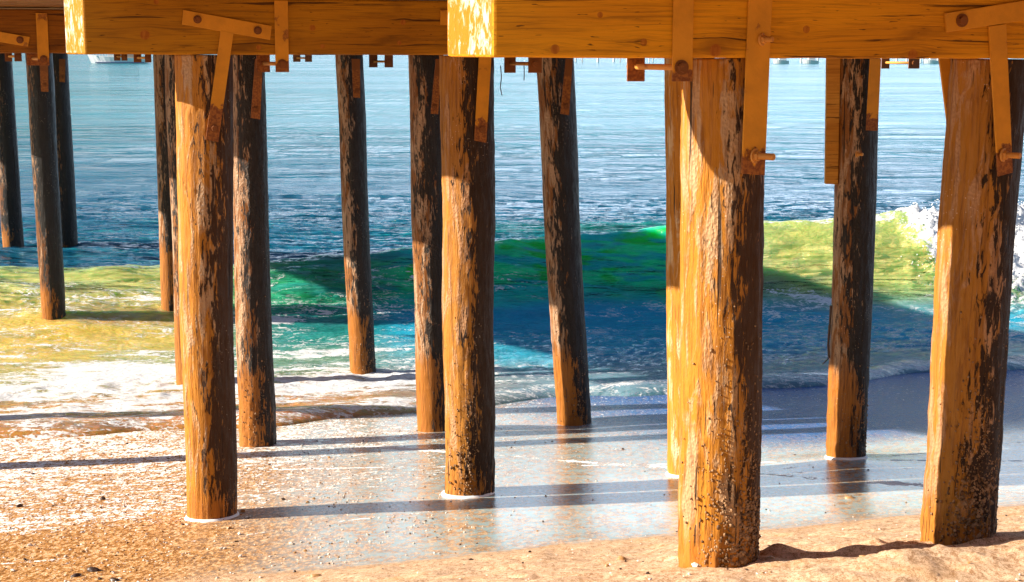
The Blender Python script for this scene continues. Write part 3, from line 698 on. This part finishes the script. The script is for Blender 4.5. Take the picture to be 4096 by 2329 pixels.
# ------------------------------------------------------------------ deck: planks along the pier
def build_deck():
    bm = bmesh.new(); rnd = random.Random(3)
    W = 6.6; pw = .245; n = int(W / pw)
    perp = Vector((PAX.y, -PAX.x, 0))
    wid = W * BDIR.dot(perp)
    n = int(wid / (pw + .012))
    for k in range(n):
        c0 = EDGE0 + perp * (k * (pw + .012) + pw / 2)
        t = -13.0 + rnd.uniform(0, 1.5)
        X0, Y0 = ROWS['F']; tend = ((Y0 + .9 + SK * (c0.x - X0)) - c0.y) / (PAX.y - SK * PAX.x) + rnd.uniform(-.1, .1)
        while t < tend - .2:
            l = rnd.choice((3.4, 5.1, 4.2)); t2 = min(t + l, tend)
            z = BT + .055 + rnd.uniform(.004, .022)
            c = c0 + PAX * ((t + t2) / 2); c.z = z
            add_box(bm, c, PAX, perp, Vector((0, 0, 1)), (t2 - t) / 2 - .004, pw / 2, .05)
            t = t2
    mw = Matrix(((PAX.x, perp.x, 0, EDGE0.x), (PAX.y, perp.y, 0, EDGE0.y), (0, 0, 1, BT), (0, 0, 0, 1)))
    mw = Matrix(((PAX.x, -perp.x, 0, EDGE0.x), (PAX.y, -perp.y, 0, EDGE0.y), (0, 0, 1, BT), (0, 0, 0, 1)))
    bm.transform(mw.inverted())
    bmesh.ops.recalc_face_normals(bm, faces=bm.faces)
    o = from_bm("pier_deck", bm, M['deck']); o.matrix_world = mw
    prop(o, "underside of the timber pier deck, planks seen above the beams", "deck")
build_deck()

# ------------------------------------------------------------------ steel straps, bolts, clamps
def rust_attr(o, f):
    me = o.data; a = me.attributes.new("rust", 'FLOAT', 'POINT')
    a.data.foreach_set("value", [f(v.co) for v in me.vertices])
def sub_prism(quad, n, th, name, mat, parent, rust=None, rows=14):
    """tapering plate given by its four front corners (tl, tr, br, bl); rust = image share from which it rusts"""
    tl, tr, br_, bl = quad; bm = bmesh.new(); G = []
    for i in range(rows + 1):
        t = i / rows; a = tl.lerp(bl, t); b = tr.lerp(br_, t)
        G.append([bm.verts.new(q) for q in (a, b, b + n * th, a + n * th)])
    for i in range(rows):
        for k in range(4): bm.faces.new((G[i][k], G[i][(k + 1) % 4], G[i + 1][(k + 1) % 4], G[i + 1][k]))
    bm.faces.new(G[0]); bm.faces.new(G[-1][::-1])
    bmesh.ops.recalc_face_normals(bm, faces=bm.faces)
    org = parent.matrix_world.translation if parent else Vector((0, 0, 0))
    zt = (tl.z + tr.z) / 2; zb = (bl.z + br_.z) / 2
    bm.transform(Matrix.Translation(-org))
    ed = [e for e in bm.edges if len(e.link_faces) == 2 and e.calc_face_angle(0) > .6]
    bmesh.ops.bevel(bm, geom=ed, offset=.0025, segments=2, affect='EDGES', profile=.6)
    o = from_bm(name, bm, mat, parent)
    if rust is not None:
        rust_attr(o, lambda c: .5 + (((zt - (c.z + org.z)) / max(zt - zb, .01)) - rust) * 3.0)
    return o
def hexhead(parent, p, n, r, h=None, name="bolt", mat=None, stud=0.0, flat=True):
    org = parent.matrix_world.translation; h = h or r * .7; bm = bmesh.new(); p = p - org
    add_cyl(bm, p - n * .004, p + n * .004, r * 1.55, n=20)
    add_cyl(bm, p + n * .004, p + n * (.004 + h), r * 1.12, r * 1.0, n=6)
    if stud:
        q = p + n * (.004 + h)
        add_cyl(bm, q, q + n * stud, r * .62, n=14)
        k = int(stud / .008)
        for i in range(k):
            a = q + n * (stud * (i + .2) / k); add_cyl(bm, a, a + n * (stud / k * .45), r * .70, n=14)
    bmesh.ops.recalc_face_normals(bm, faces=bm.faces)
    return from_bm(name, bm, mat or M['bolt'], parent)
def quad_on(row, pts, off=.0):
    return [at_plane(x, y, FP[row] + BN * off, BN) for x, y in pts]
def root(name, p, label, cat, group=None):
    o = empty(name, p); bpy.context.view_layer.update() if False else None
    o.matrix_world = Matrix.Translation(p)
    return prop(o, label, cat, group)
GS = "steel straps tying beams to piles"
# T strap on the second beam and its pile
def t_strap(row, bar, leg, bolts, label, rust, th=.011, stud=None, mats=None):
    q0 = quad_on(row, leg if leg else bar, .002)
    r = root("steel_strap", q0[-1], label, "strap", GS)
    if bar:
        sub_prism(quad_on(row, bar, .002), BN, th, "crossbar", M['steel'], r, None, 4)
    if leg:
        sub_prism(quad_on(row, leg, .003), BN, th, "leg_plate", mats or M['steel'], r, rust)
    for i, (x, y, rr, st) in enumerate(bolts):
        hexhead(r, at_plane(x, y, FP[row] + BN * (th + .004), BN), BN if not st else (BN + BDIR * .55).normalized(), rr, stud=st, mat=M['bolt'] if st else M['rust'])
    return r
t_strap('B', ((733, 40), (1087, 104), (1080, 160), (727, 98)), ((882, 122), (934, 132), (873, 568), (822, 560)),
        ((790, 78, .017, 0), (1031, 122, .017, 0), (857, 514, .017, 0)), "T shaped orange strap bolted to the brown beam and orange pile, rusty at its foot", .66)
t_strap('C', ((-160, 100), (120, 148), (112, 188), (-160, 140)), None, ((80, 160, .019, 0),), "tilted strap end cut off by the left edge, bolted to the shaded beam", None)
t_strap('B', ((1760, 40), (2110, 40), (2110, 100), (1760, 100)), ((1922, 100), (1972, 100), (1944, 572), (1896, 562)),
        ((1928, 517, .017, 0),), "orange strap dropping from behind the front beam onto the caked centre pile", .80)
t_strap('A', ((2850, -110), (3260, -110), (3260, -20), (2850, -20)), ((2992, -20), (3086, -20), (3055, 702), (2963, 694)),
        ((3050, 158, .017, .035), (3022, 624, .021, .075)), "long slanted orange strap with a threaded rod end on the thick front pile", .88)
t_strap('A', ((3774, 54), (4190, -14), (4190, 66), (3782, 130)), ((3950, 106), (4020, 96), (4046, 690), (3988, 706)),
        ((3848, 82, .019, 0), (4015, 620, .020, .06)), "T shaped orange strap at the right edge, cracked at its joint", .82)
t_strap('B', None, ((3478, 236), (3522, 236), (3508, 524), (3462, 522)), ((3430, 617, .017, .03),), "narrow strap with a rusty foot along the right side of the dark right pile", .78)
# rusty straps on the piles further out
def pile_strap(key, quad, bolt, label):
    p = PILES[key]; d = p['pb'].y - p['rb'] - .035
    q = [at_depth(x, y, d) for x, y in quad]
    r = root("rusty_strap", q[-1], label, "strap", "rusty straps on the piles further out")
    sub_prism(q, BN, .012, "strap_plate", M['rust'], r, .3)
    hexhead(r, at_depth(bolt[0], bolt[1], d) + BN * .013, BN, .018, mat=M['rust'])
pile_strap('P7', ((1020, 236), (1052, 236), (1040, 478), (1002, 472)), (1022, 437), "rusty strap on the dark crusted pile beside the orange pile")
pile_strap('P9', ((1742, 236), (1768, 236), (1752, 458), (1722, 455)), (1738, 428), "rusty strap on the dark pile left of the centre pile")
pile_strap('P11', ((2262, 236), (2290, 236), (2275, 462), (2240, 455)), (2263, 424), "rusty strap with a round bolt on the leaning dark pile")
pile_strap('P8', ((1406, 236), (1440, 236), (1440, 392), (1412, 390)), (1428, 362), "rusty strap on the slim leaning pile in the foam")
pile_strap('P2', ((158, 250), (192, 250), (194, 368), (164, 366)), (180, 340), "rusty strap on the mossy footed pile at far left")
pile_strap('P3', ((236, 236), (262, 236), (260, 330), (238, 328)), (250, 306), "rusty strap on the narrow far pile at far left")

# U clamps: a plate on each face of a beam joined by a rod underneath
GC = "clamps hanging below the beams"
def clamp(row, front, back, yb, rod_y, label, ytop=None, w_px=None, front_off=.004, mat=None, stick=.03):
    mat = mat or M['rust']
    off = Vector((0, 0, 0))
    fq = [at_plane(x, y, FP[row] + BN * front_off, BN) for x, y in ((front[0], 232), (front[1], 232), (front[1], yb), (front[0], yb))]
    ztop = BB + .30 if ytop is None else at_plane(front[0], ytop, FP[row], BN).z
    fq[0].z = ztop; fq[1].z = ztop
    r = root("beam_clamp", fq[3], label, "clamp", GC)
    sub_prism(fq, BN, .010, "front_plate", mat, r, None if mat is M['rust'] else .86)
    pb = FP[row] - BN * (TH + .012)
    bq = [at_plane(x, y, pb, BN) for x, y in ((back[0], 232), (back[1], 232), (back[1], yb), (back[0], yb))]
    bq[0].z = BB + .2; bq[1].z = BB + .2
    sub_prism(bq, BN, .010, "back_plate", mat, r, None if mat is M['rust'] else .5)
    cf = at_plane((front[0] + front[1]) / 2, rod_y, FP[row] + BN * .015, BN); cb = at_plane((back[0] + back[1]) / 2, rod_y, pb, BN); cb.z = cf.z
    bm = bmesh.new(); d = (cf - cb).normalized()
    add_cyl(bm, cb - d * stick - r.matrix_world.translation, cf + d * .004 - r.matrix_world.translation, .013, n=14)
    from_bm("rod", bm, M['bolt'], r, True)
    hexhead(r, cf, BN, .020, mat=M['rust'], name="nut")
    return r
clamp('A', (2686, 2766), (2506, 2576), 326, 270, "orange clamp on the front beam left of the thick front pile", mat=M['steel'], ytop=-60, stick=.05)
clamp('B', (1102, 1156), (1026, 1080), 289, 256, "orange clamp strap with a rusty foot on the brown second beam", mat=M['steel'], ytop=2)
clamp('C', (152, 198), (108, 152), 262, 236, "clamp on the shaded beam in the top left corner", mat=M['steel'], ytop=52)
clamp('B', (2112, 2166), (2016, 2062), 292, 256, "rusty clamp over the leaning dark pile")
clamp('D', (1538, 1572), (1476, 1510), 270, 247, "rusty clamp between the slim pile and the centre piles")
clamp('E', (1220, 1248), (1172, 1202), 248, 233, "small far clamp left of the slim leaning pile")
clamp('D', (580, 606), (535, 566), 250, 232, "dark clamp right of the far boat")
clamp('E', (486, 510), (456, 482), 243, 227, "dark clamp in front of the far boat")
clamp('D', (58, 88), (20, 50), 246, 226, "dark clamp beside the darkest pile at far left")
clamp('C', (3632, 3676), (3524, 3556), 275, 252, "clamp hanging between the dark right pile and the right edge pile")

# short board on the side of the right dark pile, back strap on the edge pile
def board():
    d = PILES['P14']['pb'].y - .02
    q = [at_depth(x, y, d) for x, y in ((3303, 232), (3356, 232), (3346, 736), (3297, 734))]
    bm = bmesh.new(); n = Vector((0, -1, 0)); th = .05
    o = sub_prism(q, n, th, "timber_board", beam_mat("pale_board", (.62, .30, .05), (.5, .2, .02), (.25, .08, .006)), None)
    return prop(o, "short pale board fixed to the left side of the dark right pile", "board")
board()
def back_strap():
    d = PILES['P15']['pb'].y + .10
    q = [at_depth(x, y, d) for x, y in ((3752, 232), (3830, 232), (3812, 520), (3786, 505))]
    r = root("steel_strap", q[-1], "strap behind the barnacled right pile, showing along its left side", "strap", GS)
    sub_prism(q, BN, .012, "leg_plate", M['steel'], r, .95)
    hexhead(r, at_depth(3800, 420, d) + BN * .013, BN, .017, mat=M['rust'])
back_strap()

# ------------------------------------------------------------------ far boat and far jetty
def white_mat():
    s = NT("white_paint"); n = s.noise(s.coord("Object"), .8, 3)
    return s.set(base=s.mix(n, (.80, .80, .78), (.68, .70, .70)), rough=.4)
def flat_mat(name, c, r=.6):
    s = NT(name); n = s.noise(s.coord("Object"), 1.5, 3); return s.set(base=s.mix(n, c, tuple(k * .75 for k in c)), rough=r)
M['white'] = white_mat(); M['glass'] = flat_mat("dark_window", (.03, .07, .09), .1); M['grey'] = flat_mat("grey_rail", (.35, .28, .22)); M['bluehull'] = flat_mat("blue_trim", (.03, .10, .25))
def far_boat():
    p = at_z(480, 254, 0.0); r = root("fishing_boat", p, "white fishing boat far out on the water, glimpsed under the beam at left", "boat")
    U = p.y / FPX    # metres per photo pixel at the boat
    bm = bmesh.new(); n = 14; L = 230 * U; secs = []
    for i in range(n + 1):
        t = i / n; x = (t - .5) * L; wdt = 1.9 * math.sin(min(1, t * 2.2 + .02) * math.pi / 2) ; sheer = 1.5 + 1.1 * (1 - t) ** 2
        xb = x - .9 * (1 - t) * (t < .3)
        secs.append([bm.verts.new(v) for v in ((xb, -wdt, sheer), (x + .3 * (1 - t), -wdt * .7, -.3), (x + .3 * (1 - t), wdt * .7, -.3), (xb, wdt, sheer))])
    for a, b in zip(secs, secs[1:]):
        for k in range(3): bm.faces.new((a[k], b[k], b[k + 1], a[k + 1]))
        bm.faces.new((a[3], b[3], b[0], a[0]))
    bm.faces.new(secs[0]); bm.faces.new(secs[-1][::-1]); bmesh.ops.recalc_face_normals(bm, faces=bm.faces)
    from_bm("hull", bm, M['white'], r)
    def bx(name, c, h, mat):
        b = bmesh.new(); add_box(b, Vector(c), Vector((1, 0, 0)), Vector((0, 1, 0)), Vector((0, 0, 1)), *h); bevel(b, .06); return from_bm(name, b, mat, r)
    cab = bx("cabin", (-.08 * L, 0, 2.7), (1.9, 1.3, 1.2), M['white'])
    for k in (-1.2, 0, 1.2):
        b = bmesh.new(); add_box(b, Vector((-.08 * L + k, -1.31, 3.2)), Vector((1, 0, 0)), Vector((0, 1, 0)), Vector((0, 0, 1)), .42, .03, .35); from_bm("window", b, M['glass'], cab)
    bx("deck_house", (.16 * L, 0, 2.3), (2.6, 1.2, .8), M['grey']); bx("waterline_stripe", (.02 * L, 0, .25), (.42 * L, 1.72, .12), M['bluehull'])
    b = bmesh.new()
    for x, z in ((-.20, 6), (-.02, 9), (.3, 5)): add_cyl(b, Vector((x * L, 0, 1.4)), Vector((x * L, 0, z)), .07, n=6)
    add_cyl(b, Vector((-.02 * L, 0, 4)), Vector((-.46 * L, 0, 2.8)), .06, n=6); add_cyl(b, Vector((-.02 * L, 0, 4)), Vector((.4 * L, 0, 5.5)), .06, n=6)
    from_bm("mast", b, M['white'], r)
    b = bmesh.new()
    for k in range(8):
        x = -.48 * L + k * .05 * L; add_cyl(b, Vector((x, -1.2, 2.0)), Vector((x, -1.2, 3.1)), .05, n=6)
    add_cyl(b, Vector((-.48 * L, -1.2, 3.1)), Vector((-.12 * L, -1.2, 3.1)), .06, n=6)
    from_bm("railing", b, M['white'], r)
far_boat()
def far_jetty():
    p = at_z(2950, 250, 0.0); r = root("far_jetty", p, "white posted jetty far across the water, glimpsed under the front beam", "jetty")
    U = p.y / FPX
    b = bmesh.new(); add_box(b, Vector((0, 0, 2.1)), Vector((1, 0, 0)), Vector((0, 1, 0)), Vector((0, 0, 1)), 900 * U, 1.5, .22); from_bm("walkway", b, M['white'], r)
    rnd = random.Random(5); x = -720
    while x < 900:
        b = bmesh.new(); add_cyl(b, Vector((x * U, -1.3, -1)), Vector((x * U, -1.3, 2.2)), .38 * rnd.uniform(.7, 1.2), n=8); from_bm("post", b, M['white'], r)
        x += rnd.choice((14, 26, 40, 62))
    b = bmesh.new(); add_box(b, Vector((0, -1.45, 3.1)), Vector((1, 0, 0)), Vector((0, 1, 0)), Vector((0, 0, 1)), 900 * U, .05, .06); from_bm("railing", b, M['white'], r)
far_jetty()
def skiff(px, label):
    p = at_z(px, 252, 0.0); p = CAM + (p - CAM) * .93; p.z = 0
    r = root("moored_boat", p, label, "boat", "small white boats moored by the far jetty"); U = p.y / FPX
    bm = bmesh.new(); L = 62 * U; secs = []
    for i in range(9):
        t = i / 8; x = (t - .5) * L; wd = .9 * math.sin(min(1, t * 2 + .03) * math.pi / 2)
        secs.append([bm.verts.new(v) for v in ((x, -wd, 1.0 + .5 * (1 - t)), (x + .2, -wd * .6, -.2), (x + .2, wd * .6, -.2), (x, wd, 1.0 + .5 * (1 - t)))])
    for a, b_ in zip(secs, secs[1:]):
        for k in range(3): bm.faces.new((a[k], b_[k], b_[k + 1], a[k + 1]))
        bm.faces.new((a[3], b_[3], b_[0], a[0]))
    bm.faces.new(secs[0]); bm.faces.new(secs[-1][::-1]); bmesh.ops.recalc_face_normals(bm, faces=bm.faces)
    from_bm("hull", bm, M['white'], r)
    b = bmesh.new(); add_box(b, Vector((.1 * L, 0, 1.6)), Vector((1, 0, 0)), Vector((0, 1, 0)), Vector((0, 0, 1)), .22 * L, .6, .55); bevel(b, .08); from_bm("cabin", b, M['white'], r)
skiff(3122, "small white boat moored left of the dark right pile, left of its pair")
skiff(3240, "small white boat moored close beside the dark right pile's board")
skiff(3725, "small white boat moored just left of the right edge pile")

# ------------------------------------------------------------------ stones, shells, cords, spray
def stone_mat(name, c):
    s = NT(name); n = s.noise(s.coord("Object"), 30, 4); return s.set(base=s.mix(n, c, tuple(k * .55 for k in c)), rough=.45, spec=.5)
M['dstone'] = stone_mat("dark_stone", (.06, .025, .010)); M['tstone'] = stone_mat("tan_stone", (.50, .27, .10)); M['shell'] = stone_mat("white_shell", (.86, .78, .68))
def ground_at(px, py):
    d = ray(px, py); t = 5.0
    for _ in range(400):
        p = CAM + d * t
        if p.z <= float(sand_z(np.array(p.x), np.array(p.y))): break
        t += .02
    return p
def stone(px, py, wpx, hpx, mat, label, name="stone", cat="stone"):
    p = ground_at(px, py); U = (p - CAM).length / FPX
    bm = bmesh.new(); bmesh.ops.create_icosphere(bm, subdivisions=3, radius=1)
    rnd = random.Random(int(px)); sd = rnd.uniform(0, 50)
    for v in bm.verts:
        c = v.co; k = 1 + .35 * (float(fbm(np.array(c.x * 1.3 + sd), np.array(c.y * 1.3 + c.z * 1.7), 3, 3)) - .5) * 2
        v.co = Vector((c.x * k * wpx * U / 2, c.y * k * wpx * U * .32, c.z * k * hpx * U * .75))
    o = from_bm(name, bm, mat, None, True); o.location = p + Vector((0, 0, hpx * U * .12)); o.rotation_euler = (0, rnd.uniform(-.15, .15), rnd.uniform(-.4, .4))
    return prop(o, label, cat, "stones lying on the beach")
for a in ((375, 2286, 52, 22, M['dstone'], "dark oblong stone on wet sand, topmost of the trio at lower left"),
          (305, 2308, 40, 16, M['dstone'], "dark pointed stone on wet sand, leftmost of the trio at lower left"),
          (458, 2326, 46, 14, M['dstone'], "dark stone at the bottom edge, lowest of the trio at lower left"),
          (78, 2028, 28, 13, M['dstone'], "small black stone among shells by the left edge"),
          (732, 2102, 16, 9, M['dstone'], "tiny black stone just left of the orange pile's foam ring"),
          (313, 2187, 16, 7, M['dstone'], "tiny black stone among shells above the dark trio"),
          (945, 2168, 18, 7, M['dstone'], "tiny dark stone right of the orange pile's reflection"),
          (412, 2000, 24, 14, M['dstone'], "small brown stone in the middle of the shelly sand"),
          (1178, 2290, 16, 10, M['dstone'], "black pebble on smooth sand at the bottom, left of the long tan pebble"),
          (1262, 2309, 44, 14, M['tstone'], "long tan and white pebble at the bottom edge"),
          (1884, 2243, 24, 10, M['dstone'], "dark pebble left of the hollow in the sand"),
          (2590, 2300, 18, 16, M['dstone'], "black hole like pebble near the thick front pile"),
          (3400, 1994, 42, 12, M['tstone'], "flat tan stone in the dark right pile's reflection"),
          (3080, 2238, 34, 14, M['tstone'], "tan pebble right of the thick front pile's base"),
          (3918, 2162, 22, 16, M['tstone'], "rounded pebble against the barnacled right pile's foot"),
          (2488, 2240, 40, 18, M['tstone'], "broken tan shell left of the thick front pile"),
          (2428, 2268, 20, 14, M['tstone'], "round tan pebble left of the broken shell")):
    stone(*a)
def shells():
    rg = np.random.default_rng(12)
    bm = bmesh.new(); bmesh.ops.create_icosphere(bm, subdivisions=1, radius=1)
    tv = np.array([v.co[:] for v in bm.verts]); tf = np.array([[v.index for v in f.verts] for f in bm.faces]); bm.free()
    P = []
    n = 9000
    X = rg.uniform(-4.2, 3.0, n); Y = rg.uniform(5.2, 13.2, n); s = Y - SK * X
    left = sstep(.3, -1.6, X + .6 * (fbm(X, Y, 2, 91) - .5))
    clus = fbm(X * 1.7, Y * 1.2, 3, 92)
    p = np.where(s < 8.2, .10 + .25 * sstep(6.6, 5.2, s), left * (.25 + 1.1 * sstep(.42, .60, clus)) + .03)
    k = rg.random(n) < p; X = X[k]; Y = Y[k]; n = len(X); Z = sand_z(X, Y)
    a = rg.uniform(.0035, .0105, n) * np.where(rg.random(n) < .05, 1.9, 1)
    yaw = rg.uniform(0, 6.28, n); tilt = rg.uniform(-.7, .7, n)
    V = tv[None] * np.stack([a, a * rg.uniform(.5, .9, n), a * rg.uniform(.35, .75, n)], -1)[:, None, :] * rg.uniform(.75, 1.25, (n, len(tv), 1))
    y2 = V[..., 1] * np.cos(tilt)[:, None] - V[..., 2] * np.sin(tilt)[:, None]; z2 = V[..., 1] * np.sin(tilt)[:, None] + V[..., 2] * np.cos(tilt)[:, None]
    x3 = V[..., 0] * np.cos(yaw)[:, None] - y2 * np.sin(yaw)[:, None]; y3 = V[..., 0] * np.sin(yaw)[:, None] + y2 * np.cos(yaw)[:, None]
    W = np.stack([x3 + X[:, None], y3 + Y[:, None], z2 + Z[:, None] + a[:, None] * .25], -1).reshape(-1, 3)
    F = (tf[None] + (np.arange(n) * len(tv))[:, None, None]).reshape(-1, 3)
    me = bpy.data.meshes.new("shell_fragments"); me.from_pydata(W.tolist(), [], F.tolist())
    o = link("shell_fragments", me, M['shell']); me.materials.append(M['tstone']); me.materials.append(M['dstone'])
    mi = np.repeat(rg.choice(3, n, p=(.55, .27, .18)), len(tf)); me.polygons.foreach_set("material_index", mi.astype(np.int32))
    prop(o, "broken white and tan shells strewn over the sand", None, None, "stuff")
shells()
def cord(row, pts, label):
    bm = bmesh.new(); d = FP[row].y
    ps = [at_depth(x, y, d + .3) for x, y in pts]
    for a, b in zip(ps, ps[1:]): add_cyl(bm, a, b, .0035, n=6)
    prop(from_bm("cord", bm, M['dstone']), label, "cord", "loose cords below the rusty clamp")
cord('B', ((2002, 262), (2006, 310), (2001, 350), (2008, 382)), "longer loose dark cord hanging left of the leaning dark pile")
cord('B', ((2096, 258), (2097, 300), (2096, 322)), "shorter straight dark cord hanging beside the leaning dark pile")

def twig():
    d = PILES['P14']['pb'].y - .02; bm = bmesh.new(); ps = [at_depth(x, y, d) for x, y in ((3324, 1222), (3319, 1300), (3313, 1380), (3316, 1432), (3290, 1458))]
    for a, b, r in zip(ps, ps[1:], (.010, .011, .010, .004)): add_cyl(bm, a, b, r, r * .8, n=7)
    prop(from_bm("dead_twig", bm, M['dstone']), "dark twig caught on the left side of the dark right pile", "twig")
twig()
def spray():
    rnd = random.Random(4); bm = bmesh.new()
    for i in range(1500):
        X = rnd.gauss(7.2, .6); Y = 21.6 + .1 * X + rnd.gauss(-.5, .55)
        X = max(X, 5.9 + rnd.random() * .5)
        z0 = float(water_z(np.array([X]), np.array([Y]))[0]) + abs(rnd.gauss(0, .10)) * min(1.0, (X - 5.7) * .9)
        r = rnd.uniform(.003, .011) * (1 if rnd.random() < .85 else 1.8)
        bmesh.ops.create_icosphere(bm, subdivisions=1, radius=r, matrix=Matrix.Translation((X, Y, z0)))
    s = NT("sea_spray"); m = s.set(base=(.9, .9, .9), rough=.8)
    o = from_bm("sea_spray", bm, m, None, True); prop(o, "white spray thrown up by the breaking wave at right", "spray", None, "stuff")
spray()
# foam rings where the film of water meets a pile
def ring(key, label):
    p = PILES[key]; bm = bmesh.new(); N = 72; rnd = random.Random(3)
    prev = None; first = None
    for k in range(N):
        a = 2 * math.pi * k / N; wd = .004 + .022 * max(0, -math.sin(a) + .2) * float(vnoise(np.array(k * .3), np.array(2.), 9))
        rr = p['rb'] * 1.0; vs = []
        for j, (dr, h) in enumerate(((-.03, .010), (.006, .014), (wd * .6 + .006, .011), (wd + .012, -.004))):
            X = p['pb'].x + math.cos(a) * (rr + dr); Y = p['pb'].y + math.sin(a) * (rr + dr)
            vs.append(bm.verts.new((X, Y, float(sand_z(np.array(X), np.array(Y))) + h)))
        if prev:
            for j in range(3): bm.faces.new((prev[j], prev[j + 1], vs[j + 1], vs[j]))
        else: first = vs
        prev = vs
    for j in range(3): bm.faces.new((prev[j], prev[j + 1], first[j + 1], first[j]))
    bmesh.ops.recalc_face_normals(bm, faces=bm.faces)
    s = NT("foam_ring"); m = s.set(base=(.9, .9, .9), rough=.8)
    o = from_bm("foam_ring", bm, m, None, True); prop(o, label, "foam", "rings of foam round pile feet", "stuff")
ring('P6', "thin white foam ring round the foot of the orange split beam pile")
ring('P10', "thin white foam ring round the foot of the caked centre pile")
ring('P12', "white foam ring at the foot of the hidden pale pile")
ring('P14', "thin foam ring round the foot of the dark right pile")
